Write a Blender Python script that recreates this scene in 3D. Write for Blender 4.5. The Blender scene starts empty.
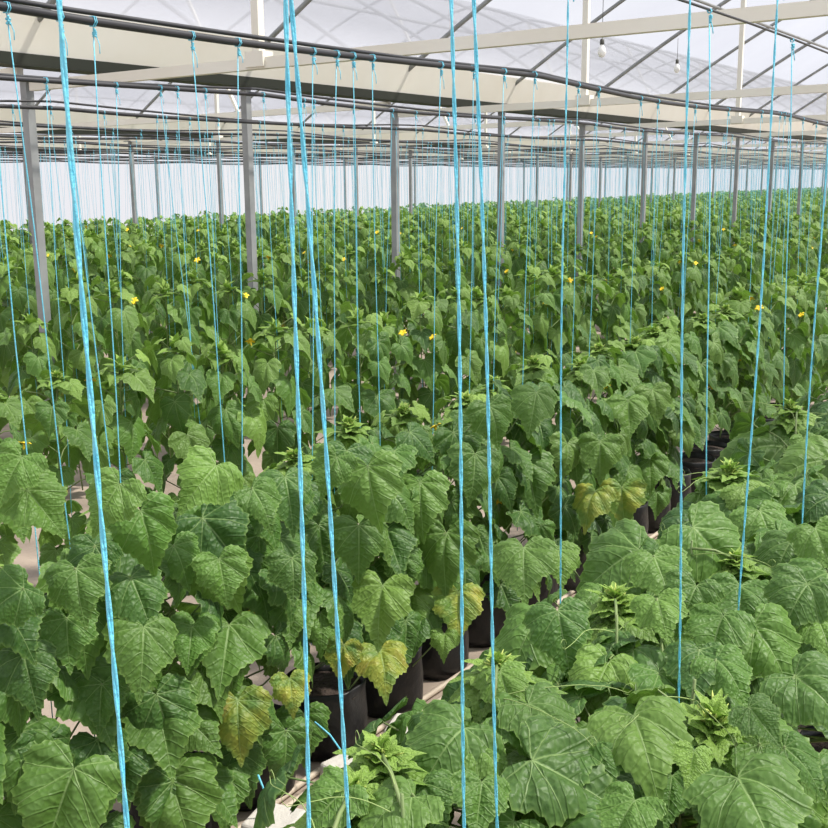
import bpy, math, random
import numpy as np
from mathutils import Matrix, Vector
R_ = math.radians
scene = bpy.context.scene
COL = scene.collection
rng = random.Random(7)

# ------------------------------------------------------------------ camera
F_PX = 1110.0; PITCH = math.atan(235/1110.0); YAW = R_(33.5); ROLL = R_(0.48); CAMZ = 1.9
fw = np.array([math.cos(YAW), math.sin(YAW), 0.0])
rt = np.array([math.sin(YAW), -math.cos(YAW), 0.0]); up = np.array([0, 0, 1.0])
Fv = fw*math.cos(PITCH) - up*math.sin(PITCH)
U0 = up*math.cos(PITCH) + fw*math.sin(PITCH)
Rv = rt*math.cos(ROLL) - U0*math.sin(ROLL)
Uv = U0*math.cos(ROLL) + rt*math.sin(ROLL)
CAM = np.array([0, 0, CAMZ])
def ray(x, y):
    return Fv + Rv*((x-414)/F_PX) + Uv*((414-y)/F_PX)
def at_z(x, y, z):
    d = ray(x, y); return CAM + d*((z-CAMZ)/d[2])
def at_p(x, y, p):
    d = ray(x, y); return CAM + d*(p/d[1])
def project(P):
    v = np.asarray(P)-CAM; z = v@Fv
    return (414+F_PX*(v@Rv)/z, 414-F_PX*(v@Uv)/z, z)
def s_at(x, p, z=1.9):
    """along-row distance where a vertical at perpendicular distance p shows at column x"""
    lo = math.atan((x-414)/1135.0); return p/math.tan(YAW-lo)

cam = bpy.data.cameras.new('camera'); camo = bpy.data.objects.new('camera', cam); COL.objects.link(camo)
cam.sensor_width = 36; cam.sensor_fit = 'HORIZONTAL'; cam.lens = 36*F_PX/828; cam.clip_start = 0.02; cam.clip_end = 500
M = Matrix(((Rv[0], Uv[0], -Fv[0], 0), (Rv[1], Uv[1], -Fv[1], 0), (Rv[2], Uv[2], -Fv[2], CAMZ), (0, 0, 0, 1)))
camo.matrix_world = M
scene.camera = camo

# ------------------------------------------------------------------ materials
def mat(name):
    m = bpy.data.materials.new(name); m.use_nodes = True
    nt = m.node_tree; nt.nodes.clear()
    out = nt.nodes.new('ShaderNodeOutputMaterial')
    return m, nt, out
class NB:
    """small helper for node maths"""
    def __init__(s, nt): s.nt = nt
    def n(s, t, **k):
        nd = s.nt.nodes.new(t)
        for a, b in k.items(): setattr(nd, a, b)
        return nd
    def link(s, a, b): s.nt.links.new(a, b)
    def m(s, op, a, b=None, c=None, clamp=False):
        nd = s.n('ShaderNodeMath', operation=op, use_clamp=clamp)
        for i, v in enumerate((a, b, c)):
            if v is None: continue
            if isinstance(v, (int, float)): nd.inputs[i].default_value = v
            else: s.link(v, nd.inputs[i])
        return nd.outputs[0]
    def mix(s, f, a, b):
        nd = s.n('ShaderNodeMix', data_type='RGBA')
        for sock, v in ((nd.inputs[0], f), (nd.inputs[6], a), (nd.inputs[7], b)):
            if isinstance(v, (int, float)): sock.default_value = v
            elif isinstance(v, tuple): sock.default_value = (*v, 1) if len(v) == 3 else v
            else: s.link(v, sock)
        return nd.outputs[2]
def pbr(name, col, rough=0.6, metal=0.0, spec=0.5, noise=0.0, nscale=8.0, col2=None, bump=0.0, bscale=40.0):
    m, nt, out = mat(name); b = NB(nt)
    p = b.n('ShaderNodeBsdfPrincipled')
    p.inputs['Roughness'].default_value = rough; p.inputs['Metallic'].default_value = metal
    p.inputs['Specular IOR Level'].default_value = spec
    tc = b.n('ShaderNodeTexCoord')
    if col2 is not None:
        nz = b.n('ShaderNodeTexNoise'); nz.inputs['Scale'].default_value = nscale; nz.inputs['Detail'].default_value = 5
        b.link(tc.outputs['Object'], nz.inputs['Vector'])
        f = b.m('MULTIPLY_ADD', nz.outputs['Fac'], 2.2, -0.6, clamp=True)
        b.link(b.mix(f, col, col2), p.inputs['Base Color'])
    else:
        p.inputs['Base Color'].default_value = (*col, 1)
    if bump:
        nz2 = b.n('ShaderNodeTexNoise'); nz2.inputs['Scale'].default_value = bscale; nz2.inputs['Detail'].default_value = 4
        b.link(tc.outputs['Object'], nz2.inputs['Vector'])
        bp = b.n('ShaderNodeBump'); bp.inputs['Strength'].default_value = bump; bp.inputs['Distance'].default_value = 0.02
        b.link(nz2.outputs['Fac'], bp.inputs['Height']); b.link(bp.outputs[0], p.inputs['Normal'])
    b.link(p.outputs[0], out.inputs[0])
    return m

def leaf_material():
    m, nt, out = mat('cucumber_leaf'); b = NB(nt)
    at = b.n('ShaderNodeAttribute', attribute_name='lf'); ac = b.n('ShaderNodeAttribute', attribute_name='lc')
    sp = b.n('ShaderNodeSeparateXYZ'); b.link(at.outputs['Vector'], sp.inputs[0])
    flat = b.n('ShaderNodeCombineXYZ'); b.link(sp.outputs[0], flat.inputs[0]); b.link(sp.outputs[1], flat.inputs[1]); FV = flat.outputs[0]
    sc = b.n('ShaderNodeSeparateColor'); b.link(ac.outputs['Color'], sc.inputs[0])
    x, y = sp.outputs[0], sp.outputs[1]
    young, yel, rnd = sc.outputs[0], sc.outputs[1], sc.outputs[2]
    # gentle warp so veins are not ruler straight
    nz = b.n('ShaderNodeTexNoise'); nz.inputs['Scale'].default_value = 3.0
    b.link(FV, nz.inputs['Vector'])
    wob = b.m('MULTIPLY_ADD', nz.outputs['Fac'], 0.12, -0.06)
    ax = b.m('ABSOLUTE', x)
    axw = b.m('ADD', ax, b.m('MULTIPLY', wob, ax))
    yw = b.m('ADD', y, wob)
    veins = None
    for th, w in ((0, .017), (40, .012), (80, .012), (122, .010)):
        c, s = math.cos(R_(th)), math.sin(R_(th))
        yy = y if th == 0 else yw
        cross = b.m('ABSOLUTE', b.m('SUBTRACT', b.m('MULTIPLY', axw, c), b.m('MULTIPLY', yy, s)))
        dot = b.m('ADD', b.m('MULTIPLY', axw, s), b.m('MULTIPLY', yy, c))
        wid = b.m('MAXIMUM', b.m('MULTIPLY_ADD', dot, -w*0.8, w*1.1), 0.003)
        v = b.m('SUBTRACT', 1.0, b.m('DIVIDE', cross, wid), clamp=True)
        v = b.m('MULTIPLY', v, b.m('GREATER_THAN', dot, 0.0))
        veins = v if veins is None else b.m('MAXIMUM', veins, v)
    # side veins leaving the midrib and the big laterals
    t = b.m('FRACT', b.m('MULTIPLY', b.m('SUBTRACT', yw, b.m('MULTIPLY', axw, 0.75)), 6.5))
    side = b.m('SUBTRACT', 1.0, b.m('MULTIPLY', b.m('ABSOLUTE', b.m('SUBTRACT', t, 0.5)), 9.0), clamp=True)
    side = b.m('MULTIPLY', side, 0.55)
    vo = b.n('ShaderNodeTexVoronoi', feature='DISTANCE_TO_EDGE'); vo.inputs['Scale'].default_value = 15.0
    wv = b.n('ShaderNodeVectorMath', operation='MULTIPLY_ADD'); b.link(nz.outputs['Color'], wv.inputs[0]); wv.inputs[1].default_value = (.12, .12, 0); b.link(FV, wv.inputs[2]); b.link(wv.outputs[0], vo.inputs['Vector'])
    ret = b.m('SUBTRACT', 1.0, b.m('MULTIPLY', vo.outputs['Distance'], 3.2), clamp=True)
    ret = b.m('MULTIPLY', ret, 0.55)
    vs = b.n('ShaderNodeTexVoronoi', feature='SMOOTH_F1'); vs.inputs['Scale'].default_value = 17.0; vs.inputs['Smoothness'].default_value = 0.6
    b.link(wv.outputs[0], vs.inputs['Vector'])
    dome = b.m('SUBTRACT', 1.0, b.m('POWER', b.m('MULTIPLY', vs.outputs['Distance'], 1.3), 2.0), clamp=True)
    net = b.m('MAXIMUM', side, ret)
    allv = b.m('MAXIMUM', veins, net)
    # colours
    dark = b.mix(rnd, (0.024, 0.078, 0.016), (0.085, 0.190, 0.030))
    base = b.mix(young, dark, (0.30, 0.46, 0.085))
    nz2 = b.n('ShaderNodeTexNoise'); nz2.inputs['Scale'].default_value = 2.2; nz2.inputs['Detail'].default_value = 3
    cmb = b.n('ShaderNodeVectorMath', operation='ADD'); b.link(FV, cmb.inputs[0])
    cx = b.n('ShaderNodeCombineXYZ'); b.link(b.m('MULTIPLY', rnd, 37.0), cx.inputs[2]); b.link(cx.outputs[0], cmb.inputs[1])
    b.link(cmb.outputs[0], nz2.inputs['Vector'])
    yf = b.m('MULTIPLY', yel, b.m('MULTIPLY_ADD', nz2.outputs['Fac'], 4.5, -1.75, clamp=True))
    ycol = b.mix(b.m('MULTIPLY_ADD', nz2.outputs['Fac'], 6.0, -3.6, clamp=True), (0.50, 0.46, 0.06), (0.42, 0.22, 0.06))
    base = b.mix(yf, base, ycol)
    rim = b.m('MULTIPLY_ADD', sp.outputs[2], 12.0, -11.2, clamp=True)
    base = b.mix(b.m('MULTIPLY', rim, 0.5), base, (0.26, 0.40, 0.10))
    base = b.mix(b.m('MULTIPLY', net, 0.22), base, (0.22, 0.36, 0.09))
    base = b.mix(b.m('MULTIPLY', veins, 0.75), base, (0.30, 0.44, 0.16))
    p = b.n('ShaderNodeBsdfPrincipled'); b.link(base, p.inputs['Base Color'])
    p.inputs['Roughness'].default_value = 0.50; p.inputs['Specular IOR Level'].default_value = 0.38
    p.inputs['Sheen Weight'].default_value = 0.0; p.inputs['Sheen Roughness'].default_value = 0.5
    bp = b.n('ShaderNodeBump'); bp.inputs['Strength'].default_value = 0.5; bp.inputs['Distance'].default_value = 0.006
    b.link(b.m('SUBTRACT', b.m('MULTIPLY', dome, 0.8), b.m('MAXIMUM', veins, b.m('MULTIPLY', side, 1.2))), bp.inputs['Height']); b.link(bp.outputs[0], p.inputs['Normal'])
    tr = b.n('ShaderNodeBsdfTranslucent'); b.link(b.mix(0.6, base, (0.22, 0.46, 0.04)), tr.inputs[0])
    mx = b.n('ShaderNodeMixShader'); mx.inputs[0].default_value = 0.24
    b.link(p.outputs[0], mx.inputs[1]); b.link(tr.outputs[0], mx.inputs[2]); b.link(mx.outputs[0], out.inputs[0])
    return m
LEAF = leaf_material()
STEM = pbr('plant_stem', (0.13, 0.22, 0.06), 0.6, col2=(0.19, 0.23, 0.09), nscale=20)
TENDRIL = pbr('tendril_green', (0.26, 0.36, 0.11), 0.6)
PETAL = pbr('petal_yellow', (0.85, 0.62, 0.02), 0.5)
BUD = pbr('bud_yellow_green', (0.46, 0.54, 0.13), 0.7)
TWINE = pbr('blue_twine', (0.11, 0.56, 0.76), 0.45, col2=(0.22, 0.68, 0.84), nscale=60, bump=.3, bscale=200)
STEEL = pbr('galvanised_steel', (0.22, 0.23, 0.23), 0.5, metal=0.2, col2=(0.34, 0.35, 0.35), nscale=6)
CREAM = pbr('cream_painted_steel', (0.74, 0.70, 0.60), 0.5, col2=(0.80, 0.78, 0.70), nscale=2)
DARKEDGE = pbr('dark_gutter_underside', (0.035, 0.040, 0.030), 0.7)
BLACKPIPE = pbr('black_polythene_pipe', (0.018, 0.018, 0.020), 0.45, col2=(0.035, 0.035, 0.04), nscale=5)
BAG = pbr('black_bag_plastic', (0.012, 0.012, 0.013), 0.45, bump=0.5, bscale=14)
SOIL = pbr('dark_substrate', (0.030, 0.020, 0.015), 0.9, col2=(0.06, 0.04, 0.03), nscale=30, bump=1.0, bscale=60)
SLAB = pbr('pale_foam_block', (0.50, 0.47, 0.43), 0.8, col2=(0.60, 0.57, 0.52), nscale=9, bump=.3)
FLOOR = pbr('dry_pale_ground', (0.24, 0.19, 0.15), 0.9, col2=(0.38, 0.31, 0.25), nscale=2.5, bump=0.6, bscale=12)
TUBE = pbr('sun_bleached_tube', (0.50, 0.42, 0.33), 0.6)

def film_material(name, transp, tint):
    m, nt, out = mat(name); b = NB(nt)
    a = b.n('ShaderNodeBsdfTransparent'); a.inputs[0].default_value = (*tint, 1)
    c = b.n('ShaderNodeBsdfTranslucent')
    tc = b.n('ShaderNodeTexCoord'); nz = b.n('ShaderNodeTexNoise'); nz.inputs['Scale'].default_value = 0.7; nz.inputs['Detail'].default_value = 4
    b.link(tc.outputs['Object'], nz.inputs['Vector'])
    b.link(b.mix(nz.outputs['Fac'], (0.25, 0.26, 0.30), (0.36, 0.37, 0.41)), c.inputs[0])
    mx = b.n('ShaderNodeMixShader'); mx.inputs[0].default_value = 1-transp
    b.link(a.outputs[0], mx.inputs[1]); b.link(c.outputs[0], mx.inputs[2]); b.link(mx.outputs[0], out.inputs[0])
    return m
FILM = film_material('roof_polythene', 0.42, (0.97, 0.97, 0.98))
WALLFILM = film_material('wall_polythene', 0.90, (1.0, 0.975, 0.95))

# ------------------------------------------------------------------ mesh helpers
class MB:
    def __init__(s): s.v = []; s.f = []; s.lf = []; s.lc = []; s.n = 0; s.leafy = False
    def add(s, v, f, lf=None, lc=None):
        v = np.asarray(v, float); s.v.append(v)
        for fa in f:
            s.f.append(np.asarray(fa, int)+s.n)
        if lf is not None:
            s.leafy = True; s.lf.append(lf); s.lc.append(lc)
        s.n += len(v)
    def build(s, name, material, parent=None, smooth=True):
        me = s.mesh(name, material, smooth)
        o = bpy.data.objects.new(name, me); COL.objects.link(o)
        if parent: o.parent = parent
        return o
    def mesh(s, name, material, smooth=True):
        me = bpy.data.meshes.new(name); V = np.concatenate(s.v)
        me.vertices.add(len(V)); me.vertices.foreach_set('co', V.astype(np.float32).ravel())
        fs = [np.atleast_2d(a) for a in s.f]
        loops = np.concatenate([a.ravel() for a in fs]); tot = np.concatenate([np.full(len(a), a.shape[1]) for a in fs])
        start = np.concatenate(([0], np.cumsum(tot)[:-1]))
        me.loops.add(len(loops)); me.loops.foreach_set('vertex_index', loops.astype(np.int32))
        me.polygons.add(len(tot)); me.polygons.foreach_set('loop_start', start.astype(np.int32))
        me.polygons.foreach_set('loop_total', tot.astype(np.int32))
        me.polygons.foreach_set('use_smooth', np.full(len(tot), smooth))
        if s.leafy:
            a = me.attributes.new('lf', 'FLOAT_VECTOR', 'POINT'); a.data.foreach_set('vector', np.concatenate(s.lf).astype(np.float32).ravel())
            c = me.attributes.new('lc', 'FLOAT_COLOR', 'POINT'); c.data.foreach_set('color', np.concatenate(s.lc).astype(np.float32).ravel())
        me.materials.append(material); me.update(calc_edges=True)
        return me
    def tube(s, pts, r, n=6, cap=True):
        pts = np.asarray(pts, float); k = len(pts)
        rr = np.full(k, r) if np.isscalar(r) else np.asarray(r, float)
        T = np.gradient(pts, axis=0); T /= np.linalg.norm(T, axis=1)[:, None]+1e-12
        ref = np.array([0, 0, 1.0]) if abs(T[:, 2]).mean() < 0.8 else np.array([1.0, 0, 0])
        A = np.cross(T, ref); A /= np.linalg.norm(A, axis=1)[:, None]+1e-12
        B = np.cross(T, A)
        an = np.linspace(0, 2*math.pi, n, endpoint=False)
        V = pts[:, None, :] + rr[:, None, None]*(A[:, None, :]*np.cos(an)[None, :, None] + B[:, None, :]*np.sin(an)[None, :, None])
        V = V.reshape(-1, 3); i = np.arange(k-1)[:, None]*n; j = np.arange(n)[None, :]; j2 = (j+1) % n
        Q = np.stack([i+j, i+j2, i+n+j2, i+n+j], -1).reshape(-1, 4)
        f = [Q]
        if cap: f += [np.arange(n)[None, ::-1], (np.arange(n)+(k-1)*n)[None, :]]
        s.add(V, f); return s
    def box(s, c, size, rot=None):
        h = np.array(size)/2
        V = np.array([[x, y, z] for x in (-1, 1) for y in (-1, 1) for z in (-1, 1)])*h
        if rot is not None: V = V@np.asarray(rot).T
        s.add(V+np.asarray(c), [np.array([[0, 1, 3, 2], [4, 6, 7, 5], [0, 4, 5, 1], [2, 3, 7, 6], [0, 2, 6, 4], [1, 5, 7, 3]])]); return s
    def lathe(s, prof, c=(0, 0, 0), n=20, wob=0, rg=None):
        P = np.array(prof, float); an = np.linspace(0, 2*math.pi, n, endpoint=False)
        w = np.ones((len(P), n))
        if wob and rg is not None:
            ph = [rg.uniform(0, 6.28) for _ in range(3)]
            w = 1+wob*(np.sin(3*an+ph[0])+.7*np.sin(5*an+ph[1])+.5*np.sin(8*an+ph[2]))[None, :]*(0.4+P[:, 1:2]/max(P[:, 1].max(), 1e-6)*.6)
        V = np.stack([P[:, 0:1]*np.cos(an)*w, P[:, 0:1]*np.sin(an)*w, np.repeat(P[:, 1:2], n, 1)], -1).reshape(-1, 3)+np.array(c)
        i = np.arange(len(P)-1)[:, None]*n; j = np.arange(n)[None, :]; j2 = (j+1) % n
        s.add(V, [np.stack([i+j, i+j2, i+n+j2, i+n+j], -1).reshape(-1, 4)]); return s
def empty(name, loc=(0, 0, 0), rz=0):
    o = bpy.data.objects.new(name, None); COL.objects.link(o); o.location = loc; o.rotation_euler = (0, 0, rz)
    o.empty_display_size = 0.1
    return o
def tag(o, label=None, cat=None, group=None, kind=None):
    if label: o['label'] = label
    if cat: o['category'] = cat
    if group: o['group'] = group
    if kind: o['kind'] = kind
    return o
def copy_tree(o, kids, parent=None):
    c = o.copy(); COL.objects.link(c)
    if parent: c.parent = parent
    for ch in kids.get(o, ()): copy_tree(ch, kids, c)
    return c
ONES = ['', 'first', 'second', 'third', 'fourth', 'fifth', 'sixth', 'seventh', 'eighth', 'ninth', 'tenth', 'eleventh', 'twelfth', 'thirteenth',
        'fourteenth', 'fifteenth', 'sixteenth', 'seventeenth', 'eighteenth', 'nineteenth']
TENS = ['', '', 'twent', 'thirt', 'fort', 'fift', 'sixt', 'sevent', 'eight', 'ninet']
def nth(n):
    if n < 20: return ONES[n]
    t, o = divmod(n, 10)
    return TENS[t]+'ieth' if o == 0 else TENS[t]+'y-'+ONES[o]

# ------------------------------------------------------------------ leaf templates
OUT = [(0.015, 0.02), (0.06, -0.11), (0.15, -0.21), (0.27, -0.235), (0.38, -0.20), (0.47, -0.12), (0.565, -0.01), (0.53, 0.10), (0.485, 0.19), (0.485, 0.29), (0.535, 0.41),
       (0.45, 0.49), (0.35, 0.57), (0.26, 0.67), (0.175, 0.79), (0.09, 0.91), (0.0, 1.04)]
def leaf_template(nh, rings, seed, fold=0.25, droop=0.35, serr=0.02, wav=0.05, puckamp=.085):
    rg = random.Random(seed)
    P = np.array(OUT); d = np.r_[0, np.cumsum(np.linalg.norm(np.diff(P, axis=0), axis=1))]
    t = np.linspace(0, d[-1], nh)
    hx = np.interp(t, d, P[:, 0]); hy = np.interp(t, d, P[:, 1])
    if serr:
        ln = np.hypot(hx, hy)+1e-6; k = np.where(np.arange(nh) % 2 == 0, 1+serr, 1-serr); k[0] = 1; k[-1] = 1.03
        hx *= k; hy *= k
    asym = rg.uniform(-.05, .05)
    X = np.r_[hx*(1+asym), -hx[:-1][::-1]*(1-asym)]; Y = np.r_[hy, hy[:-1][::-1]]
    n = len(X)
    fr = np.linspace(0, 1, rings+1)[1:]
    fr = fr**0.85
    V = [np.zeros((1, 2))]
    for f in fr: V.append(np.stack([X*f, Y*f], -1))
    V = np.concatenate(V)
    r = np.hypot(V[:, 0], V[:, 1]); ang = np.degrees(np.arctan2(np.abs(V[:, 0]), V[:, 1]))
    z = np.zeros(len(V))
    puck = np.abs(np.sin(np.radians(ang)*180/41.0)); z += puckamp*(puck-.4)*np.minimum(r*2, 1)*(1-.35*r)
    z += fold*np.abs(V[:, 0])*0.5*np.clip(1-r*.6, 0.2, 1)            # slight V at the midrib
    z -= droop*(np.clip(V[:, 1], 0, 2)**2)*0.6                        # tip bends down
    z -= droop*0.9*np.abs(V[:, 0])**2; z -= .09*np.clip(np.r_[0, np.repeat(fr, n)]-.6, 0, 1)**1.5*2
    p1, p2, p3 = (rg.uniform(0, 6.28) for _ in range(3))
    z += wav*(np.sin(7*V[:, 0]+p1)*np.cos(6*V[:, 1]+p2)+.6*np.sin(np.radians(ang)*5*np.sign(V[:, 0]+1e-9)+p3)*r**1.5)
    co = np.column_stack([V[:, 0], V[:, 1], z])
    tri = np.stack([np.zeros(n-1, int), 1+np.arange(n-1)+1, 1+np.arange(n-1)], -1)
    f = [tri]
    for k in range(len(fr)-1):
        a = 1+k*n+np.arange(n-1); f.append(np.stack([a, a+1, a+n+1, a+n], -1))
    # orientation: make normals +z
    f = [g[:, ::-1] for g in f] if False else f
    lf = np.column_stack([V, np.r_[0, np.repeat(fr, n)]])
    return co, f, lf
def variants(nh, rings, serr, n=6):
    out = []
    for i in range(n):
        rg = random.Random(100+i)
        out.append(leaf_template(nh, rings, 50+i, fold=rg.uniform(.1, .8), droop=rg.uniform(.15, .75), serr=serr, wav=rg.uniform(.03, .075)))
    return out
L_HERO = variants(32, 7, 0.028, 10)
L_MID = variants(20, 4, 0.025, 7)
L_FAR = variants(6, 1, 0.0, 4)
L_YOUNG = [leaf_template(16, 4, 80+i, fold=1.3, droop=.5, serr=.04, wav=.05) for i in range(4)]
L_YOUNG_LO = [leaf_template(8, 2, 90+i, fold=1.2, droop=.4, serr=0, wav=.04) for i in range(3)]

def nrm(v): return v/(np.linalg.norm(v)+1e-12)
def add_leaf(mb, tpl, pos, mid, nor, L, young=0, yel=0, rnd=.5, wid=1.0):
    """pos = petiole joint, mid = midrib direction, nor = face normal"""
    mid = nrm(mid); nor = nrm(nor-mid*(nor@mid)); sx = np.cross(mid, nor)
    co, f, lf = tpl
    v = (co[:, 0:1]*sx*wid+co[:, 1:2]*mid+co[:, 2:3]*nor)*L+pos
    lc = np.tile([young, yel, rnd, 1.0], (len(v), 1))
    mb.add(v, f, lf, lc)

def tip_cluster(mb, bud, pos, rg, lo=False, size=1.0):
    T = L_YOUNG_LO if lo else L_YOUNG
    n = 8 if lo else 16
    if lo: size *= 1.45
    for i in range(n):
        k = i/(n-1); a = i*2.4+rg.uniform(-.4, .4); el = .15+1.2*k+rg.uniform(-.2, .2)
        d = np.array([math.cos(a)*math.cos(el), math.sin(a)*math.cos(el), math.sin(el)])
        L = size*rg.uniform(.85, 1.15)*(.062-.042*k)
        tw = rg.uniform(-.5, .5)
        nor = np.array([-math.cos(a+tw)*math.sin(el), -math.sin(a+tw)*math.sin(el), math.cos(el)+.2])
        add_leaf(mb, T[i % len(T)], pos+d*0.006*size-np.array([0, 0, .030*(1-k)])*size, d, nor, L, young=.45+.55*k, rnd=rg.random(), wid=.85)
    if not lo:
        for i in range(6):
            a = i*1.05+rg.uniform(-.3, .3); el = rg.uniform(-.25, .35)
            d = np.array([math.cos(a)*math.cos(el), math.sin(a)*math.cos(el), math.sin(el)])
            nor = np.array([-math.cos(a)*math.sin(el), -math.sin(a)*math.sin(el), math.cos(el)])+np.array([rg.uniform(-.3, .3), rg.uniform(-.3, .3), 0])
            add_leaf(mb, L_HERO[rg.randrange(8)], pos+d*.02-np.array([0, 0, .045]), d, nor, rg.uniform(.07, .12), young=rg.uniform(.25, .6), rnd=rg.random())
    if bud is not None:
        for i in range(26):
            a = rg.uniform(0, 6.28); r = rg.uniform(.001, .016)*size; t = rg.uniform(.3, 1.1)
            q = pos+np.array([math.cos(a)*r, math.sin(a)*r, rg.uniform(-.01, .012)*size])
            e = q+np.array([math.cos(a)*math.cos(t), math.sin(a)*math.cos(t), math.sin(t)])*rg.uniform(.006, .016)*size
            bud.tube([q, (q+e)/2, e], [.0010*size, .0016*size, .0005], n=5)

def flower_mesh(name, lo=False):
    mb = MB(); n = 5
    for i in range(n):
        a = i*2*math.pi/n
        pts = []
        for u, w, z in ((0, .003, 0), (.012, .009, .008), (.022, .009, .010), (.030, .0015, .006)):
            for sgn in (-1, 0, 1):
                pts.append([u*math.cos(a)-sgn*w*math.sin(a), u*math.sin(a)+sgn*w*math.cos(a), z+(0.002 if sgn == 0 else 0)])
        f = [[k*3+j, k*3+3+j, k*3+4+j, k*3+1+j] for k in range(3) for j in range(2)]
        mb.add(np.array(pts), [np.array(f)])
    mb.lathe([(0.001, -.02), (.005, -.012), (.004, .002), (.006, .006), (.001, .010)], n=8)
    return mb.mesh(name, PETAL)
FLOWER = flower_mesh('flower')

def hanging_leaf(mb, sm, rg, T, origin, outd, elev_a, L, petl, young, yel, rnd, sn=5):
    """petiole leaves the stem at origin in direction outd, lamina droops by elev_a"""
    pe = nrm(outd*1.0+np.array([0, 0, rg.uniform(.25, .8)]))*petl
    q = origin+pe
    m1 = origin+pe*.55+np.array([0, 0, .012])
    sm.tube([origin, m1, q], [.0032, .0028, .0022] if sn > 3 else [.004, .003], n=sn, cap=False) if sn > 3 else sm.tube([origin, q], .003, n=3, cap=False)
    side = np.array([-outd[1], outd[0], 0])
    md = nrm(outd*math.cos(elev_a)-np.array([0, 0, 1])*math.sin(elev_a)+side*rg.uniform(-.35, .35))
    nor = nrm(outd*math.sin(elev_a)+np.array([0, 0, 1])*math.cos(elev_a)+side*rg.uniform(-.35, .35))
    add_leaf(mb, rg.choice(T), q, md, nor, L, young, yel, rnd, wid=rg.uniform(.95, 1.15))

def stem_path(rg, h, lean=(0, 0), k=9):
    pts = []; ph = rg.uniform(0, 6.28)
    for i in range(k):
        t = i/(k-1)
        pts.append([.02*math.sin(5*t+ph)+lean[0]*t, .02*math.cos(4*t+ph)+lean[1]*t, .02+h*t])
    return np.array(pts)

def gen_plant(rg, h, lod, nleaf, lf_from=0.12, lf_to=1.0, yel_n=0, lsize=1.0):
    fol, stm, yl, tipm, budm = MB(), MB(), [], MB(), MB()
    path = stem_path(rg, h)
    T = {0: L_HERO, 1: L_MID, 2: L_FAR}[lod]
    stm.tube(path, np.linspace(.0055, .003, len(path)), n=6 if lod == 0 else 4)
    tt = np.linspace(0, 1, len(path)); a0 = rg.uniform(0, 6.28)
    yls = []
    for i in range(nleaf):
        t = lf_from+(lf_to-lf_from)*(i+.5)/nleaf
        o = np.array([np.interp(t, tt, path[:, c]) for c in range(3)])
        a = a0+i*2.45+rg.uniform(-.4, .4)
        # leaves press outwards, away from the neighbours in the row
        d = np.array([math.cos(a)*.75, math.sin(a)*1.1, 0]); d = nrm(d)
        top = max(0, (t-.8)/.2)
        L = lsize*(rg.uniform(.115, .185)*(1-.5*top**1.2))
        petl = rg.uniform(.06, .19)*(1-.4*top)
        el = R_(rg.uniform(30, 72))*(1-.55*top)
        yg = top*rg.uniform(.4, .85) if top > 0 else (rg.uniform(.05, .38) if rg.random() < .42 else 0)
        yy = 0
        if i < yel_n: yls.append((o, d, el, L*.85, petl)); continue
        hanging_leaf(fol, stm, rg, T, o, d, el, L, petl, yg, yy, rg.random(), sn=5 if lod == 0 else 3)
    for (o, d, el, L, petl) in yls:
        yl.append(MB()); hanging_leaf(yl[-1], stm, rg, T, o, d, min(el+.3, 1.4), L, petl, .2, rg.uniform(.7, 1), rg.random(), sn=5 if lod == 0 else 3)
    tip_cluster(tipm, budm if lod == 0 else None, path[-1], rg, lo=lod > 0, size=1.25)
    return fol, stm, yl, tipm, budm, path
def tendril(rg, p0, d, L):
    pts = []; d = nrm(np.array(d)); s = np.cross(d, [0, 0, 1.0])
    for i in range(12):
        t = i/11; w = .02*math.sin(t*5+rg.random()*.3)*t
        pts.append(p0+d*L*t+s*w+np.array([0, 0, -.10*L*4*t*t+.03*t]))
    # curled end
    e = pts[-1]; q = d
    for k in range(1, 8):
        a = k*.9; pts.append(e+d*.010*math.sin(a)+np.array([0, 0, .010*(1-math.cos(a))])+s*.001*k)
    return MB().tube(pts, np.linspace(.0012, .0005, len(pts)), n=4)

# ------------------------------------------------------------------ layout numbers
ROWP = [0.72+1.58*k for k in range(13)]
WIREZ = 2.33
GUT = [-1.85, 5.68, 13.2, 20.72]; GZ = 2.60
S0, DS = 4.45, 3.86
SMAX = 84.0; WALLP = 20.72

# ------------------------------------------------------------------ the setting
fl = MB()
nx, ny = 60, 24
gx = np.linspace(-8, SMAX, nx); gy = np.linspace(-6, WALLP+.6, ny)
V = np.array([[x, y, 0] for x in gx for y in gy])
fl.add(V, [np.array([[i*ny+j, (i+1)*ny+j, (i+1)*ny+j+1, i*ny+j+1] for i in range(nx-1) for j in range(ny-1)])])
tag(fl.build('floor', FLOOR), kind='structure')
def arch_z(p):
    """height of the roof film above any perpendicular distance"""
    W = 7.53; k = math.floor((p-GUT[0])/W); c = GUT[0]+W*(k+.5); t = min(1, abs(p-c)/(W/2))
    return GZ+.16+1.85*(1-t**1.35)
rf = MB(); ps = np.concatenate([np.linspace(GUT[0]+7.53*k, GUT[0]+7.53*(k+1), 17)[:-1] for k in range(-1, 3)]+[[WALLP-.001]])
ss = np.linspace(-8, SMAX, 40)
V = np.array([[s, p, arch_z(p)] for s in ss for p in ps]); m_ = len(ps)
rf.add(V, [np.array([[i*m_+j, (i+1)*m_+j, (i+1)*m_+j+1, i*m_+j+1] for i in range(len(ss)-1) for j in range(m_-1)])])
tag(rf.build('ceiling', FILM), kind='structure')
w = MB(); w.add([(-8, WALLP+.15, 0), (SMAX, WALLP+.15, 0), (SMAX, WALLP+.15, 2.8), (-8, WALLP+.15, 2.8)], [np.array([[0, 1, 2, 3]])]); tag(w.build('wall_back', WALLFILM, smooth=False), kind='structure')
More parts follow.
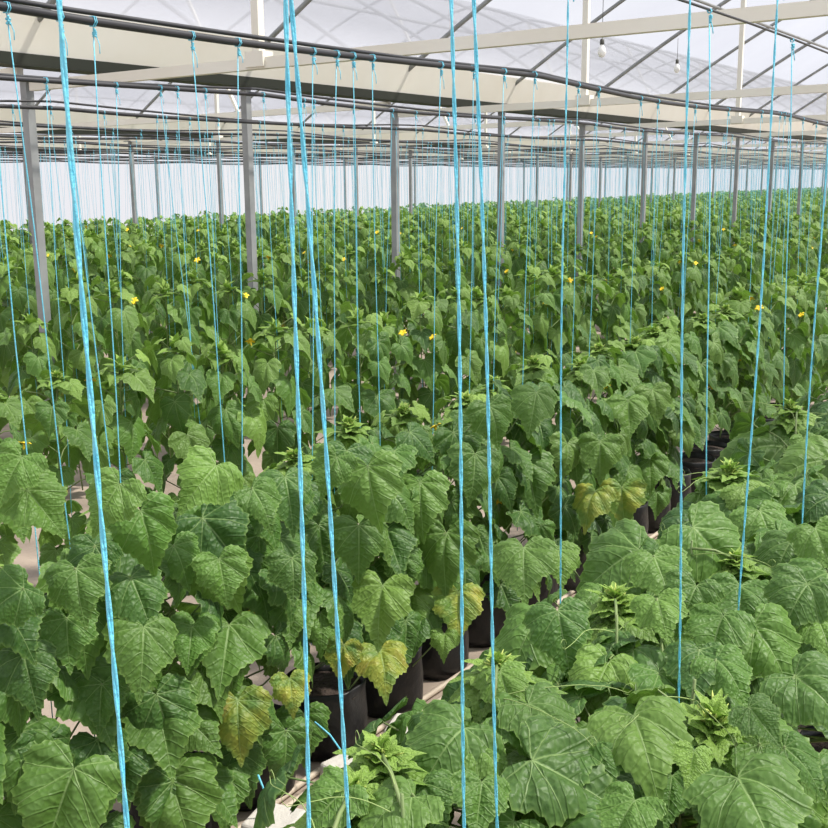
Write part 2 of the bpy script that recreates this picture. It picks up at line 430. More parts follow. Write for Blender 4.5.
w = MB(); w.add([(SMAX, -9, 0), (SMAX, WALLP, 0), (SMAX, WALLP, 4.6), (SMAX, -9, 4.6)], [np.array([[0, 1, 2, 3]])]); tag(w.build('wall_right', WALLFILM, smooth=False), kind='structure')

# ------------------------------------------------------------------ steel frame
def sq(mb, a, b, wdt, hgt):
    a = np.array(a, float); b = np.array(b, float); d = nrm(b-a)
    ref = np.array([0, 0, 1.0]) if abs(d[2]) < .9 else np.array([1.0, 0, 0])
    s = nrm(np.cross(d, ref)); u = np.cross(s, d)
    V = [q+s*sx*wdt/2+u*sz*hgt/2 for q in (a, b) for sx, sz in ((-1, -1), (1, -1), (1, 1), (-1, 1))]
    mb.add(np.array(V), [np.array([[0, 1, 5, 4], [1, 2, 6, 5], [2, 3, 7, 6], [3, 0, 4, 7], [3, 2, 1, 0], [4, 5, 6, 7]])])
LINE = {1: 'nearest gutter line', 2: 'middle gutter line', 3: 'far wall line'}
SPN = {0: 'near', 1: 'middle', 2: 'far'}
planes = []
k = -1
while S0+DS*k/2 < 70: planes.append((k, S0+DS*k/2)); k += 1
for g in (1, 2, 3):
    gp = GUT[g]; cnt = 0
    for k, s in planes:
        main = (k % 2 == 0)
        if g == 3 and not main: continue
        px = project((s, gp, 1.5))
        if px[0] < -15 or px[0] > 850 or px[2] < 0: continue
        if s > 60: continue
        cnt += 1
        e = empty('steel_column', (s, gp, 0))
        top = GZ-.10 if main else GZ
        c = MB(); sq(c, (0, 0, 0), (0, 0, top),   .054, .054); c.build('post', STEEL, e, smooth=False)
        c = MB(); c.box((0, 0, top-.004), (.13, .16, .012)); c.box((0, 0, .006), (.16, .16, .012)); c.build('end_plate', STEEL, e, smooth=False)
        if main and g < 3:
            pass
        tag(e, 'grey galvanised steel column, %s from the left under the %s' % (nth(cnt), LINE[g]), 'column', 'steel columns under the gutters')
for sp in (0, 1, 2):
    a, bq = GUT[sp], GUT[sp+1]; c = (a+bq)/2; cnt = 0; cnt2 = 0
    for k, s in planes:
        if s > 62: continue
        main = (k % 2 == 0)
        pts = [(0, p-c, arch_z(min(max(p, a+.001), bq-.001))-.035) for p in np.linspace(a, bq, 25)]
        if main:
            cnt += 1
            e = empty('roof_truss', (s, c, 0))
            m = MB(); sq(m, (0, a-c+.05, GZ-.06), (0, bq-c-.05, GZ-.145), .045, .055); m.build('bottom_chord', CREAM, e, smooth=False)
            MB().tube(pts, .021, n=8).build('arch_tube', STEEL, e)
            pp = 1.95; cz = GZ-.125
            m = MB(); sq(m, (0, pp, cz+.02), (0, pp, arch_z(c+pp)-.05), .045, .045); m.build('upright', CREAM, e, smooth=False)
            m = MB(); m.box((0, pp, cz+.02), (.08, .12, .075)); m.build('joint_plate', CREAM, e, smooth=False)
            m = MB(); sq(m, (0, -pp, GZ-.08), (0, -1.0, arch_z(c-1.0)-.05), .028, .028); m.build('brace', CREAM, e, smooth=False)
            tag(e, 'cream roof truss, %s from the camera across the %s span' % (nth(cnt), SPN[sp]), 'roof truss', 'roof trusses')
        else:
            cnt2 += 1
            o = MB().tube(pts, .019, n=8).build('roof_arch', STEEL); o.location = (s, c, 0)
            tag(o, 'bare grey arched tube, %s from the camera in the %s span' % (nth(cnt2), SPN[sp]), 'roof arch', 'arch tubes between the trusses')
for g in (1, 2, 3):
    gp = GUT[g]; L = SMAX+6; e = empty('rain_gutter', (0, gp, 0))
    # trough: cream sides, dark underside
    m = MB(); x0, x1 = -6, SMAX-.1
    prof = [(-.085, -.01), (-.19, .30), (-.17, .30), (-.07, .01), (.07, .01), (.17, .30), (.19, .30), (.085, -.01)]
    V = np.array([[x, y, GZ+z] for x in (x0, x1) for y, z in prof]); n = len(prof)
    m.add(V, [np.array([[i, (i+1) % n, n+(i+1) % n, n+i] for i in range(n)])]); m.build('trough', CREAM, e, smooth=False)
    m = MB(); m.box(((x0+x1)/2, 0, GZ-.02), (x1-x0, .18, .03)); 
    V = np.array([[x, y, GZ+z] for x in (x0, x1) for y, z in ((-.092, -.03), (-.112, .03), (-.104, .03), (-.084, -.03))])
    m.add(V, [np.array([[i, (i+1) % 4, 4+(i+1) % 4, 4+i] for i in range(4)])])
    m.build('underside_strip', DARKEDGE, e, smooth=False)  # dark strip under the trough and up its lower camera-side edge
    tag(e, {1: 'deep cream rain gutter with dark underside on the nearest column line', 2: 'cream rain gutter on the middle column line, seen thin in the distance',
            3: 'cream rain gutter along the top of the far wall'}[g], 'gutter', 'rain gutters along the rows')
for sp in (0, 1, 2):
    for q, nm in ((-1, 'camera side'), (1, 'far side')):
        c = (GUT[sp]+GUT[sp+1])/2; p = c+q*2.2
        o = MB().tube([(x, 0, 0) for x in np.linspace(-6, SMAX-.2, 12)], .017, n=6).build('roof_purlin', STEEL); o.location = (0, p, arch_z(p)-.07)
        tag(o, 'grey purlin tube running lengthwise under the %s roof slope of the %s span' % (nm, SPN[sp]), 'purlin', 'purlin tubes')

# ------------------------------------------------------------------ crop wires and black pipes above the rows
def pipe_z(s, sag, seed):
    u = ((s-S0) % DS)/DS; return -sag*4*u*(1-u)+.006*math.sin(s*1.7+seed)
def pipe_line(name, p, z, r, mat_, sag, seed, s0=-4, s1=SMAX-1):
    rg = random.Random(seed); pts = []
    for s in np.arange(s0, s1, .5):
        u = ((s-S0) % DS)/DS; pts.append((s, 0, -sag*4*u*(1-u)+.006*math.sin(s*1.7+seed)))
    o = MB().tube(pts, r, n=6 if r > .006 else 4).build(name, mat_); o.location = (0, p, z); return o
ROWH = [1, 1, 1.06, 1.13, 1.18, 1.2, 1.18, 1.16, 1.14, 1.12, 1.10, 1.06, 1.03]
ROWN = ['nearest', 'second']+[nth(i) for i in range(3, 14)]
for i, p in enumerate(ROWP):
    if i == 0: p = .66
    o = pipe_line('black_pipe', p, WIREZ, .0115 if i < 3 else .013, BLACKPIPE, .03, i)
    tag(o, 'black polythene pipe strung above the %s crop row, twine tied round it' % ROWN[i], 'pipe', 'black pipes over the crop rows')
    if i == 0:
        o = pipe_line('support_wire', 1.10, WIREZ+.02, .004, BLACKPIPE, 0, 77)
        tag(o, 'thin dark wire strung lengthwise over the aisle side of the nearest crop row', 'wire')
    if i > 0:
        o = pipe_line('black_pipe', p+.05, WIREZ+.035, .007, BLACKPIPE, .045, i+40)
        tag(o, 'thinner black pipe sagging just above and behind the main pipe of the %s row' % ROWN[i], 'pipe', 'thin black pipes over the crop rows')

# ------------------------------------------------------------------ plants
plants_s = {}
near_s0 = [0.58, 0.87, 1.18, 1.46, 1.91, 2.33, 2.80, 3.2, 3.6, 4.0, 4.4, 4.8, 5.2, 5.6, 6.0, 6.4, 6.8]
for i, p in enumerate(ROWP):
    if i == 0: ls = list(near_s0)
    else:
        lo = s_at(-60, p); hi = min(s_at(880, p), SMAX-3); ls = []
        rg = random.Random(i*13+1); s = lo+.1
        while s < hi: ls.append(s+rg.uniform(-.05, .05)); s += .36
    plants_s[i] = ls
items = []
for i in plants_s:
    for n, s in enumerate(plants_s[i]):
        P = (s, ROWP[i]+random.Random(i*1000+n).uniform(-.07, .07)+(.30 if i == 0 and s > 1.9 and n % 2 else 0), 0)
        x, y, z = project((P[0], P[1], 1.0))
        vis = -30 < x < 858
        items.append((math.hypot(P[0], P[1]), i, n+1, P, vis))
items.sort()
seen = [t for t in items if t[4] or t[1] < 2]
single = set((t[1], t[2]) for t in seen[:298])
rest = [t for t in items if (t[1], t[2]) not in single and t[0] < 88]

# --- hero leaves read from the photograph: x, y, width px, tip direction (0 down, + right), young, yellow, row
HERO = [
 (77,587,62,12,.1,0,1),(6,600,60,-50,0,0,1),(139,595,66,18,0,0,1),(147,532,70,15,0,0,1),(218,536,74,40,0,0,1),(143,649,74,-5,.15,0,1),
 (226,645,82,-8,.1,0,1),(28,674,64,14,.05,0,1),(22,754,78,-8,.05,0,1),(60,803,104,-18,.12,0,1),(162,726,78,10,.1,0,1),(238,722,66,4,.15,.6,1),
 (178,805,84,18,.15,0,1),(67,635,56,5,0,0,1),(222,575,52,10,.1,0,1),(121,765,66,10,0,0,1),(289,619,42,0,.1,0,1),(291,690,40,5,.35,.8,1),
 (222,793,60,10,0,0,1),(379,605,66,0,.45,.25,1),(383,662,52,2,.3,.8,1),(444,553,66,0,.15,0,1),(359,543,56,0,.1,0,1),(341,657,38,-5,.2,1.,1),
 (420,623,44,-5,0,0,1),(458,608,52,0,.3,.9,1),(444,641,28,0,.3,.2,1),(321,625,44,0,.1,0,1),(293,572,48,0,.1,0,1),(405,566,40,10,0,0,1),
 (205,478,62,-35,.25,0,1),(370,487,68,12,.2,0,1),(12,472,56,-20,.1,0,1),(40,505,60,40,.15,0,1),(108,500,60,-25,.2,0,1),(260,500,50,20,.1,0,1),
 (420,500,60,5,.15,0,1),(330,470,46,-20,.1,0,1),(494,420,46,15,.1,0,1),(534,405,48,-10,.15,0,1),(475,470,54,-10,.1,0,1),(530,475,56,10,.05,0,1),
 (575,455,46,5,.15,0,1),(629,412,40,0,.2,0,1),(655,400,36,10,.3,.1,1),(600,455,44,0,.2,.2,1),(590,500,44,-8,.3,.8,1),(622,500,44,6,.35,1.,1),
 (650,470,38,0,.1,0,1),(90,560,50,-15,0,0,1),(180,560,50,20,0,0,1),(190,640,52,0,0,0,1),(100,700,50,0,0,0,1),
 (448,744,92,-28,.1,0,0),(527,722,76,55,.05,0,0),(392,806,84,-15,.2,0,0),(329,803,64,-30,.1,0,0),(540,782,66,15,.05,0,0),(504,684,52,20,.25,0,0),
 (488,756,54,25,.2,0,0),(527,634,86,-12,.05,0,0),(523,563,64,5,.2,0,0),(613,563,88,-62,.1,0,0),(714,546,84,38,.1,0,0),(562,631,68,10,.0,0,0),
 (615,668,88,-20,.0,0,0),(548,716,80,22,.12,0,0),(641,736,98,12,.3,0,0),(566,775,112,55,.1,0,0),(784,758,84,36,.12,0,0),(752,801,112,14,.12,0,0),
 (692,762,38,-12,.45,0,0),(770,647,80,22,.1,0,0),(716,632,66,-10,.05,0,0),(798,598,66,-25,.1,0,0),(815,690,84,28,.08,0,0),(697,664,66,0,.0,0,0),
 (766,524,54,10,.1,0,0),(599,756,60,10,.0,0,0),(624,815,66,-10,.1,0,0),(822,628,52,10,.2,0,0),(782,555,64,-15,.1,0,0),(660,570,60,10,.15,0,0),
 (759,447,80,-80,.15,0,0),(809,462,74,-70,.2,0,0),(799,497,64,10,.1,0,0),(715,500,50,50,.1,0,0),(740,600,60,-5,.05,0,0),(660,610,52,15,.2,0,0),
 (728,672,60,20,0,0,0),(670,790,56,-5,.0,0,0),(590,600,54,-15,.1,0,0),(480,800,60,-10,.1,0,0),(820,540,54,20,.15,0,0),(760,720,50,30,.1,0,0),
 (430,800,60,20,.05,0,0),(560,560,44,0,.3,0,0),(800,760,60,20,0,0,0),(690,600,56,-20,.1,0,0),
]
# growing tips (x, y, size) of the near row
TIPS0 = {1: (352, 790, 1.2), 2: (381, 752, 1.5), 3: (497, 665, 1.1), 4: (615, 598, 1.5), 5: (714, 718, 2.1), 6: (737, 560, 1.1), 7: (790, 425, 1.5)}
hero_by = {}
fill_by = {}
def row_pt(rw, x, y, zz=None, off=.0):
    if rw == 0:
        return at_z(x, y, 1.0 if zz is None else zz)
    return at_p(x, y, ROWP[1]-.13+off)
hero_keys = [t for t in items if (t[1], t[2]) in single and t[1] <= 1 and t[0] < 7.5]
for h in HERO:
    x, y, wpx, ang, yg, yl, rw = h
    rg = random.Random(int(x*31+y*7))
    if rw == 0: P = at_z(x, y, 1.0+rg.uniform(-.05, .05)-(.05 if yg < .06 else 0))
    else: P = at_p(x, y, ROWP[1]-.31-(.07 if yl > .1 else 0)+rg.uniform(-.05, .05)+(.05 if yg < .06 else 0))
    cand = min((t for t in hero_keys if t[1] == rw), key=lambda t: (t[3][0]-P[0])**2+(t[3][1]-P[1])**2*.2)
    hero_by.setdefault((cand[1], cand[2]), []).append((h, P, rg))

frg = random.Random(99)
for a_ in np.arange(.35, 7.0, .105):
    for b_ in np.arange(.12, 1.0 if a_ < 1.4 else (1.10 if 2.9 < a_ < 3.6 else 1.30), .12):
        s, p = a_+frg.uniform(-.05, .05), b_+frg.uniform(-.05, .05)
        edge = abs(p-.72)/.60
        hgt = .97+.10*min(max((s-2.2)/2, 0), 1)
        Q = np.array([s, p, hgt-.03-frg.uniform(.0, .14)-.16*edge**2])
        cand = min((t for t in hero_keys if t[1] == 0), key=lambda t: (t[3][0]-s)**2)
        d = nrm(np.array([frg.uniform(-.6, .6), (p-.72)*2+frg.uniform(-.4, .4), 0])+np.array([-.25, -.1, 0]))
        fill_by.setdefault((cand[1], cand[2]), []).append((Q, d, R_(frg.uniform(5, 35)+25*edge), frg.uniform(.12, .18)))
for a_ in np.arange(1.2, 7.6, .16):
    for z_ in np.arange(.40 if 2.5 < a_ < 3.7 else (.52 if a_ > 5.7 else .27), 1.02, .14):
        s, z = a_+frg.uniform(-.05, .05), z_+frg.uniform(-.05, .05)
        Q = np.array([s, ROWP[1]-.20-frg.uniform(0, .10)+max(0, z-.75)*.35, z])
        cand = min((t for t in hero_keys if t[1] == 1), key=lambda t: (t[3][0]-s)**2)
        d = nrm(np.array([frg.uniform(-.7, .5), -1.0, 0]))
        fill_by.setdefault((cand[1], cand[2]), []).append((Q, d, R_(frg.uniform(25, 75)-max(0, z-.8)*60), frg.uniform(.12, .19)))

def seg_stem(path, z):
    return np.array([np.interp(z, path[:, 2], path[:, c]) for c in range(3)])
plant_roots = {}
def label_plant(i, n, extra=''):
    return 'cucumber plant%s, %s from left in %s row' % (extra, nth(n), ROWN[i])
def build_hero(t):
    d, i, n, P, vis = t
    rg = random.Random(i*777+n); P = np.array(P, float)
    heroes = hero_by.get((i, n), [])
    tipspec = TIPS0.get(n) if i == 0 else None
    if i == 0:
        h = .98
    else:
        h = rg.uniform(.95, 1.08)
    if tipspec is not None:
        tp = at_z(tipspec[0], tipspec[1], .98)
        P = np.array([tp[0]*.75+P[0]*.25, tp[1]*.6+P[1]*.4, 0]); h = 1.0
    e = empty('cucumber_plant', tuple(P))
    nl = 20
    few = len(heroes) >= 3
    h *= 1+.1*min(max((P[0]-2.2)/2, 0), 1) if i == 0 else ROWH[i]
    fol, stm, yl, tipm, budm, path = gen_plant(rg, h, 0, nl, lf_from=.33 if i == 1 else .15, lf_to=(.92 if (i == 0 or few) else 1.0), yel_n=1 if (not few and rg.random() < .4) else 0, lsize=.95)
    if tipspec is not None:      # redo the tip at its own place and size
        tipm, budm = MB(), MB()
        tl = tp-P
        stm.tube([path[-1]-np.array([0, 0, .02]), (path[-1]+tl)/2, tl], .0035, n=5)
        tip_cluster(tipm, budm, tl, rg, size=.7+tipspec[2]*.42)
    nyel = 0
    for (hh, Q, rg2) in heroes:
        x, y, wpx, ang, yg, yv, rw = hh
        q = Q-P; depth = (Q-CAM)@Fv
        L = wpx/F_PX*depth/1.10
        toc = nrm(CAM-Q)
        nor = nrm((np.array([0, 0, 1.0])*.80+toc*.55 if rw == 0 else np.array([0, 0, 1.0])*.50+toc*.85)+np.array([rg2.uniform(-.3, .3) for _ in range(3)]))
        a = R_(ang); dimg = Rv*math.sin(a)-Uv*math.cos(a)
        md = nrm(dimg-nor*(dimg@nor))
        base = q-md*L*.36
        T = L_HERO[rg2.randrange(len(L_HERO))]
        tgt = fol
        if yv > .5: tgt = MB(); yl.append(tgt)
        add_leaf(tgt, T, base, md, nor, L, yg, yv*.72 if yv > .5 else 0, rg2.random(), wid=rg2.uniform(1.0, 1.12))
        if yv > .5: nyel += 1
        o = seg_stem(path, min(max(base[2]-.26, .05), h-.2))
        if np.linalg.norm(o-base) < .45:
            mid = base*.6+o*.4-np.array([0, 0, .05])-nor*.03
            stm.tube([o, mid, base], [.0035, .003, .0022], n=5)
    for (Q, dd, el, L) in fill_by.get((i, n), []):
        q = Q-P; side = np.array([-dd[1], dd[0], 0])
        md = nrm(dd*math.cos(el)-np.array([0, 0, 1])*math.sin(el)+side*rg.uniform(-.4, .4))
        nor = nrm(dd*math.sin(el)+np.array([0, 0, 1])*math.cos(el)+side*rg.uniform(-.35, .35))
        base = q-md*L*.3
        add_leaf(fol, L_HERO[rg.randrange(len(L_HERO))], base, md, nor, L, rg.uniform(0, .3) if rg.random() < .3 else 0, 0, rg.random(), wid=rg.uniform(1, 1.12))
        o = seg_stem(path, min(max(base[2]-.22, .05), h-.15))
        stm.tube([o, base*.6+o*.4-np.array([0, 0, .04])-nor*.02, base], [.0032, .0028, .002], n=4)
    stm.build('stem', STEM, e)
    fol.build('foliage', LEAF, e)
    tg = tipm.build('growing_tip', LEAF, e); tg['label'] = 'pale yellow-green growing tip'
    if budm.v: budm.build('bud_cluster', BUD, tg)
    for ym in yl:
        o = ym.build('yellowing_leaf', LEAF, e); o['label'] = 'yellowing old leaf'
    fl_n = 0
    for k in range(rg.choice((0, 1, 1, 2)) if i == 1 else rg.choice((0, 0, 1))):
        z = rg.uniform(.55, .95)*h; a = rg.uniform(-2.6, -.6); o = bpy.data.objects.new('flower', FLOWER); COL.objects.link(o); o.parent = e
        c = seg_stem(path, z); r = rg.uniform(.05, .15); o.location = (c[0]+r*math.cos(a), c[1]+r*math.sin(a), z+.02)
        o.rotation_euler = (rg.uniform(.2, 1.0), rg.uniform(-.5, .5), rg.uniform(0, 6)); fl_n += 1
    if i == 0 or rg.random() < .4:
        for k in range(2 if i == 0 else 1):
            a = rg.uniform(0, 6.28)
            tendril(rg, path[-1]-np.array([0, 0, .04]), (math.cos(a), math.sin(a), .35), rg.uniform(.14, .26)).build('tendril', TENDRIL, e)
    ex = ''
    if yl: ex = ' with yellowing lower leaf'
    elif tipspec and tipspec[2] > 1.4: ex = ' with large open growing tip'
    tag(e, label_plant(i, n, ex), 'plant', 'cucumber plants in rows')
    plant_roots[(i, n)] = (e, P, h)
    return e
protos = []; kids = {}
def make_proto(v, lod):
    rg = random.Random(900+v)
    e = bpy.data.objects.new('cucumber_plant', None); COL.objects.link(e); e.empty_display_size = .1
    fol, stm, yl, tipm, budm, path = gen_plant(rg, rg.uniform(.98, 1.08), lod, 27, lf_from=.10, yel_n=1 if v % 3 == 0 else 0)
    ch = [stm.build('stem', STEM, e), fol.build('foliage', LEAF, e), tipm.build('growing_tip', LEAF, e)]
    ch[-1]['label'] = 'pale yellow-green growing tip'
    for ym in yl: ch.append(ym.build('yellowing_leaf', LEAF, e)); ch[-1]['label'] = 'yellowing old leaf'
    if v % 2 == 0:
        z = rg.uniform(.7, .98); a = -1.5+rg.uniform(-.6, .6); o = bpy.data.objects.new('flower', FLOWER); COL.objects.link(o); o.parent = e
        c = seg_stem(path, z); o.location = (c[0]+.13*math.cos(a), c[1]+.13*math.sin(a), z+.05); o.rotation_euler = (.6, 0, a); ch.append(o)
    kids[e] = ch; return e
used = set()
nprot = 10
for v in range(nprot): protos.append(make_proto(v, 1))
for t in items:
    if (t[1], t[2]) not in single: continue
    d, i, n, P, vis = t
    if t in hero_keys or (i == 2 and d < 5.2) or (i < 2 and d < 7.5):
        build_hero(t); continue
    rg = random.Random(i*311+n*7); v = rg.randrange(nprot)
    if v not in used: e = protos[v]; used.add(v)
    else: e = copy_tree(protos[v], kids)
    e.location = P; e.rotation_euler = (0, 0, rg.choice((0, math.pi))+rg.uniform(-.35, .35)); sc_ = rg.uniform(.93, 1.07); e.scale = (sc_, sc_, sc_*ROWH[i]*rg.uniform(.96, 1.05))
    if v % 3 == 0 and v % 2 == 0: ex = ' with yellow flower and yellowed leaf'
    elif v % 3 == 0: ex = ' with yellowed lower leaf'
    elif v % 2 == 0: ex = ' with small yellow flower'
    else: ex = ' with green leaves only'
    tag(e, label_plant(i, n, ex), 'plant', 'cucumber plants in rows')
    plant_roots[(i, n)] = (e, np.array(P), 1.0)
for v in range(nprot):
    if v not in used:
        for c in kids[protos[v]]: bpy.data.objects.remove(c)
        bpy.data.objects.remove(protos[v])
# the rest, too far to count: one object
far = MB(); fars = []
for v in range(8):
    rg = random.Random(1500+v)
    fol, stm, yl, tipm, budm, path = gen_plant(rg, rg.uniform(.98, 1.07), 2, 19, lf_from=.25)
    V = np.concatenate(fol.v+tipm.v); lf = np.concatenate(fol.lf+tipm.lf); lc = np.concatenate(fol.lc+tipm.lc)
    fs = [a for a in fol.f]+[a+fol.n for a in tipm.f]
    tri = np.concatenate([a for a in fs if a.shape[1] == 3]); qd = np.concatenate([a for a in fs if a.shape[1] == 4])
    fars.append((V, [tri, qd], lf, lc))
for (d, i, n, P, vis) in rest:
    rg = random.Random(i*97+n); V, f, lf, lc = fars[rg.randrange(8)]
    a = rg.uniform(0, 6.28); c, s = math.cos(a), math.sin(a); k = rg.uniform(.94, 1.05)*ROWH[i]
    W = np.column_stack([V[:, 0]*c-V[:, 1]*s, V[:, 0]*s+V[:, 1]*c, V[:, 2]*k])+np.array(P)
    far.add(W, f, lf, lc)
o = far.build('distant_cucumber_plants', LEAF)
tag(o, 'mass of cucumber plants in the farthest parts of the rows, merging into green', 'plants', kind='stuff')

# ------------------------------------------------------------------ twine
def twine_pts(a, b, rg, n=10, sag=.006):
    a = np.array(a); b = np.array(b); ph = rg.uniform(0, 6)
    return np.array([a+(b-a)*t+np.array([math.sin(t*7+ph), math.cos(t*6+ph), 0])*sag*math.sin(math.pi*t) for t in np.linspace(0, 1, n)])
def knot(mb, c, r, rg, n=5):
    pts = []
    for k in range(14):
        a = k/13*2*math.pi*2.2; pts.append([c[0]+.006*(k/13-.5)*2+.002*math.sin(k), c[1]+math.cos(a)*(r+.001), c[2]+math.sin(a)*(r+.001)])
    mb.tube(pts, .0016, n=n)
    for q in range(4):
        a = rg.uniform(0, 6.28); p0 = np.array([c[0], c[1]-.004, c[2]-r-.006-.005*q])
        mb.tube([p0+np.array([math.cos(a)*.006, math.sin(a)*.006, -.003]), p0, p0-np.array([math.cos(a)*.006, math.sin(a)*.006, .004])], .003, n=n)
    L = rg.uniform(.03, .07); mb.tube([[c[0]+.004, c[1], c[2]-r-.01], [c[0]+.012, c[1]-.006, c[2]-r-.01-L*.6], [c[0]+.008, c[1]-.01, c[2]-r-.01-L]], .0016, n=4)
def make_twine(top, bot, rg, near=False, thick=.0024, kr=.0125):
    e = empty('support_twine', tuple(bot)) ; top = np.array(top)-np.array(bot); b0 = np.zeros(3)
    mb = MB()
    P = twine_pts(top-np.array([0, 0, .012]), b0, rg, 60 if near else 9)
    if near:
        t = np.linspace(0, 1, len(P)); turns = 34
        for ph in (0, math.pi):
            Pn = np.concatenate([np.column_stack([np.interp(np.linspace(0, 1, 420), t, P[:, c]) for c in range(3)])])
            a = np.linspace(0, 1, 420)*turns*2*math.pi/2+ph
            Pn = Pn+np.column_stack([np.cos(a), np.sin(a), a*0])*thick*.55
            mb.tube(Pn, thick*.72, n=5)
    else:
        mb.tube(P, thick, n=5)
    mb.build('strand', TWINE, e)
    kb = MB(); knot(kb, top, kr, rg); kb.build('knot', TWINE, e)
    return e
tw_count = {}
# strings of the two near rows: pixel where the twine meets its pipe / where it enters the leaves
NEAR0 = [(62, 0, 122, 828), (287, 0, 305, 828), (290, 0, 350, 828), (450, 0, 467, 828), (473, 0, 500, 828), (568, 0, 560, 575, 1.10), (691, 0, 677, 690), (777, 5, 738, 640), (836, 30, 800, 570)]
extra_far = []
twines = []
def twine_line_in_plane(x1, y1, x2, y2, p):
    A = at_p(x1, y1, p); B = at_p(x2, y2, p); d = (B-A)
    def z(zz): t = (zz-A[2])/d[2]; return A+d*t
    return z(WIREZ), z(.30)
for q in NEAR0:
    a, b_ = twine_line_in_plane(*q[:4], q[4] if len(q) > 4 else .66); a[2] = WIREZ+(pipe_z(a[0], .03, 0) if len(q) == 4 else .02)
    b_[0] = max(b_[0], .3)
    twines.append((0, a, b_, True))
NEAR1 = [(-40, 0), (2, 30), (22, 35), (73, 17), (105, 18), (200, 32), (245, 40), (318, 52), (341, 57), (357, 60), (376, 63), (443, 72), (475, 78), (505, 84), (535, 87), (578, 90), (598, 93), (640, 97), (657, 100), (694, 104), (727, 112), (760, 114)]
for k, (x, y) in enumerate(NEAR1):
    rg = random.Random(k*5+2)
    s = s_at(x, ROWP[1]); lean = rg.choice((-.07, 0, .04, .12))
    twines.append((1, np.array([s, ROWP[1], WIREZ+pipe_z(s, .03, 1)]), np.array([s+lean, ROWP[1]+.02, .3]), k < 18))
last = s_at(760, ROWP[1])
for (d, i, n, P, vis) in items:
    if i == 0 and P[0] > 3.1 or i == 1 and P[0] > last+.2 or i > 1:
        rg = random.Random(i*51+n); s = P[0]+rg.uniform(-.06, .06)
        tp_ = ROWP[i] if i else (1.10 if P[1] > .9 else .66)
        twines.append((i, np.array([s, tp_, WIREZ+(.02 if tp_ == 1.10 else pipe_z(s, .03, i))]), np.array([P[0]+rg.uniform(-.04, .04)+(rg.choice((-.12, .12)) if rg.random() < .2 else 0), P[1], .35]), False))
        if i and rg.random() < .2:
            s2 = s+rg.uniform(.05, .12)
            twines.append((i, np.array([s2, ROWP[i], WIREZ+pipe_z(s2, .03, i)]), np.array([P[0]+rg.uniform(.03, .1), P[1], .35]), False))
twines.sort(key=lambda t: math.hypot(t[1][0], t[1][1]))
def tw_vis(t):
    x = project((t[1][0], t[1][1], 1.6)); return -20 < x[0] < 848 and x[2] > 0
ind = [t for t in twines if tw_vis(t)][:298]; ids = set(id(t) for t in ind)
byrow = {}
for t in ind: byrow.setdefault(t[0], []).append(t)
proto_tw = []; kt = {}
for i, L in byrow.items():
    L.sort(key=lambda t: project((t[1][0], t[1][1], 1.6))[0])
    for n, t in enumerate(L):
        rg = random.Random(i*17+n)
        hero = t[3] or (i == 1) or i == 0
        e = make_twine(t[1], t[2], rg, near=t[3] and i == 0, thick=.0019 if i == 0 else .0016, kr=.005 if abs(t[1][1]-1.10) < .01 else .0125)
        st = 'thick' if i == 0 else ('slim' if i < 3 else 'fine')
        tag(e, '%s light blue support twine over the %s crop row, %s from the left' % (st, ROWN[i], nth(n+1)), 'twine', 'blue support twines')
mb = MB()
for t in twines:
    if id(t) in ids: continue
    if math.hypot(t[1][0], t[1][1]) > 75: continue
    mb.tube([t[1], t[2]], .0019, n=3, cap=False)
tag(mb.build('distant_support_twines', TWINE), 'haze of fine blue twines over the farthest crop rows', 'twine', kind='stuff')

# ------------------------------------------------------------------ grow bags, blocks, tubes on the floor
def make_bag(rg):
    e = empty('grow_bag'); R = .14
    MB().lathe([(0.02, 0), (R*.93, .004), (R*1.0, .03), (R*1.02, .12), (R*.97, .21), (R*.99, .235), (R*.95, .24), (R*.93, .205)], n=40, wob=.035, rg=rg).build('bag_wall', BAG, e)
    m = MB(); m.lathe([(R*.95, .205), (R*.7, .212), (R*.4, .218), (.004, .222)], n=22, wob=.01, rg=rg); m.build('substrate', SOIL, e)
    return e
bagp = [make_bag(random.Random(i)) for i in range(3)]; kb_ = {e: [c for c in bpy.data.objects if c.parent == e] for e in bagp}
ub = set()
for i, (sa, sb) in enumerate(((.3, 7.0), (.9, 8.2), (2.6, 6.5))):
    s = sa+.05; n = 0
    while s < sb:
        rg = random.Random(i*70+n); v = n % 3
        if v not in ub: e = bagp[v]; ub.add(v)
        else: e = copy_tree(bagp[v], kb_)
        e.location = (s, ROWP[i]-.10+rg.uniform(-.02, .02), 0.001); e.rotation_euler = (0, 0, rg.uniform(0, 6)); n += 1
        tag(e, 'black plastic grow bag of dark substrate, %s from the left under the %s row' % (nth(n), ROWN[i]), 'grow bag', 'black grow bags on the ground')
        s += .36
for k, (x, y) in enumerate(((275, 822), (352, 768), (412, 728))):
    q = at_z(x, y, .10); m = MB(); rg = random.Random(k)
    m.box((0, 0, .05), (.14, .15, .10)); o = m.build('foam_block', SLAB, smooth=False)
    bv = o.modifiers.new('bevel', 'BEVEL'); bv.width = .012; bv.segments = 3
    o.location = (q[0]+.02, q[1]+.02, .001); o.rotation_euler = (0, 0, rg.uniform(-.3, .3))
    tag(o, ['pale block on the ground at the bottom left of the gap between rows', 'pale block between the black bags, middle of the visible three', 'pale block farthest right among the black bags'][k], 'block', 'pale blocks between the grow bags')
for k, dy in enumerate((0, .05)):
    a = at_z(690, 516, .12); pts = [(s, ROWP[1]-.22-dy+.01*math.sin(s*3+k), .014) for s in np.arange(.8, 9, .25)]
    o = MB().tube(pts, .011, n=8).build('irrigation_tube', TUBE)
    tag(o, ['pale irrigation tube lying closest to the grow bags of the second row', 'pale irrigation tube lying on the aisle side of its neighbour'][k], 'tube', 'irrigation tubes on the ground')
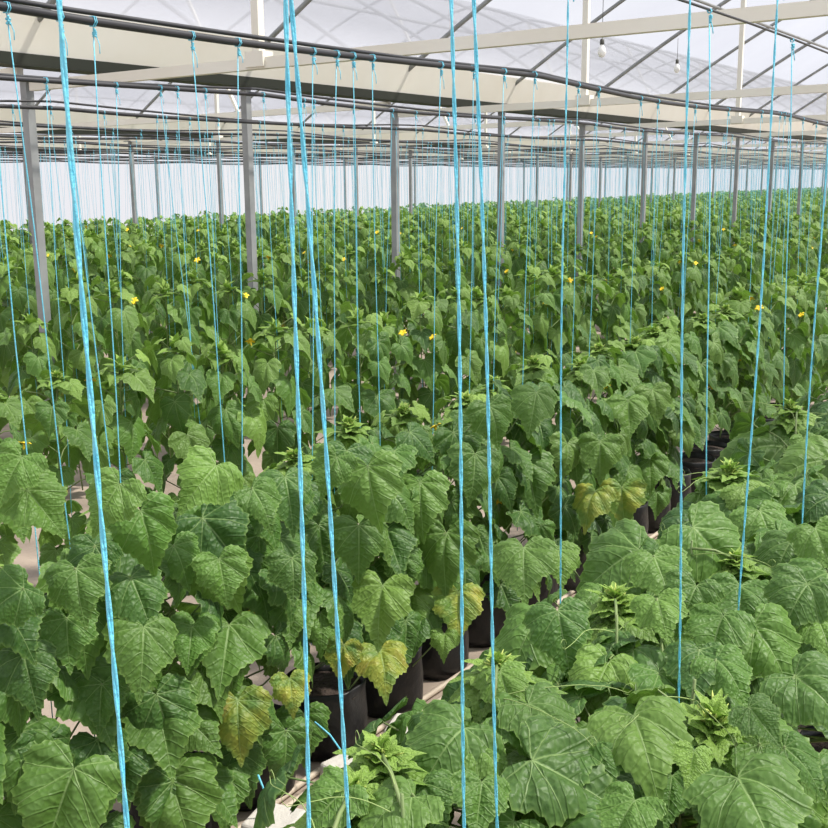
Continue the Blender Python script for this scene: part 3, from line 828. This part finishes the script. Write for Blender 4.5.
for k, pts in enumerate((((258, 775, .24), (268, 800, .16), (270, 828, .03)), ((315, 722, .26), (330, 735, .2), (342, 752, .16)))):
    P = [at_z(*q) for q in pts]; o = MB().tube(P, .003, n=6).build('loose_twine', TWINE)
    tag(o, ['loose blue twine trailing over a pale block at bottom left of the aisle', 'short loose blue twine end beside the middle pale block'][k], 'twine')

LAMP = pbr('white_glass', (0.85, 0.85, 0.83), 0.2); CAP = pbr('dark_lamp_socket', (0.06, 0.06, 0.05), 0.5)
for x, y, p, lb in ((602, 48, 3.9, 'small white bulb lamp hanging under the roof beside the grey uprights'), (677, 66, 4.6, 'fainter white bulb lamp hanging farther off, right of the first one')):
    q = at_p(x, y, p); e = empty('hanging_lamp', tuple(q)); zt = arch_z(p)-.05-q[2]
    MB().lathe([(.001, -.075), (.022, -.066), (.036, -.035), (.030, -.005), (.016, .018), (.014, .03)], n=14).build('bulb', LAMP, e)
    MB().lathe([(.017, .025), (.019, .03), (.017, .065), (.004, .075)], n=12).build('socket', CAP, e)
    MB().tube([(0, 0, .07), (0, 0, zt)], .0025, n=5).build('cord', CAP, e)
    tag(e, lb, 'lamp')
# ------------------------------------------------------------------ light
wd = bpy.data.worlds.new('sky'); scene.world = wd; wd.use_nodes = True; nt = wd.node_tree; nt.nodes.clear(); b = NB(nt)
bg = b.n('ShaderNodeBackground'); wo = b.n('ShaderNodeOutputWorld'); tc = b.n('ShaderNodeTexCoord')
nz = b.n('ShaderNodeTexNoise'); nz.inputs['Scale'].default_value = 2.5; nz.inputs['Detail'].default_value = 5
b.link(tc.outputs['Generated'], nz.inputs['Vector'])
f = b.m('MULTIPLY_ADD', nz.outputs['Fac'], 2.0, -.5, clamp=True)
b.link(b.mix(f, (0.80, 0.83, 0.93), (0.93, 0.94, 0.97)), bg.inputs[0]); bg.inputs[1].default_value = 0.92
b.link(bg.outputs[0], wo.inputs[0])
sun = bpy.data.lights.new('sun', 'SUN'); so = bpy.data.objects.new('sun', sun); COL.objects.link(so)
sun.energy = 11.5; sun.angle = R_(4); sun.color = (1.0, 0.95, 0.86)
dv = Vector((-.35, .55, -1.0))   # light travels this way
so.rotation_euler = dv.to_track_quat('-Z', 'Y').to_euler()

scene.view_settings.view_transform = 'Standard'; scene.view_settings.look = 'None'; scene.view_settings.gamma = 1
scene.view_settings.use_curve_mapping = False
scene.view_settings.exposure = 0.20
scene.cycles.use_denoising = True
scene.cycles.max_bounces = 7; scene.cycles.transparent_max_bounces = 12; scene.cycles.diffuse_bounces = 4
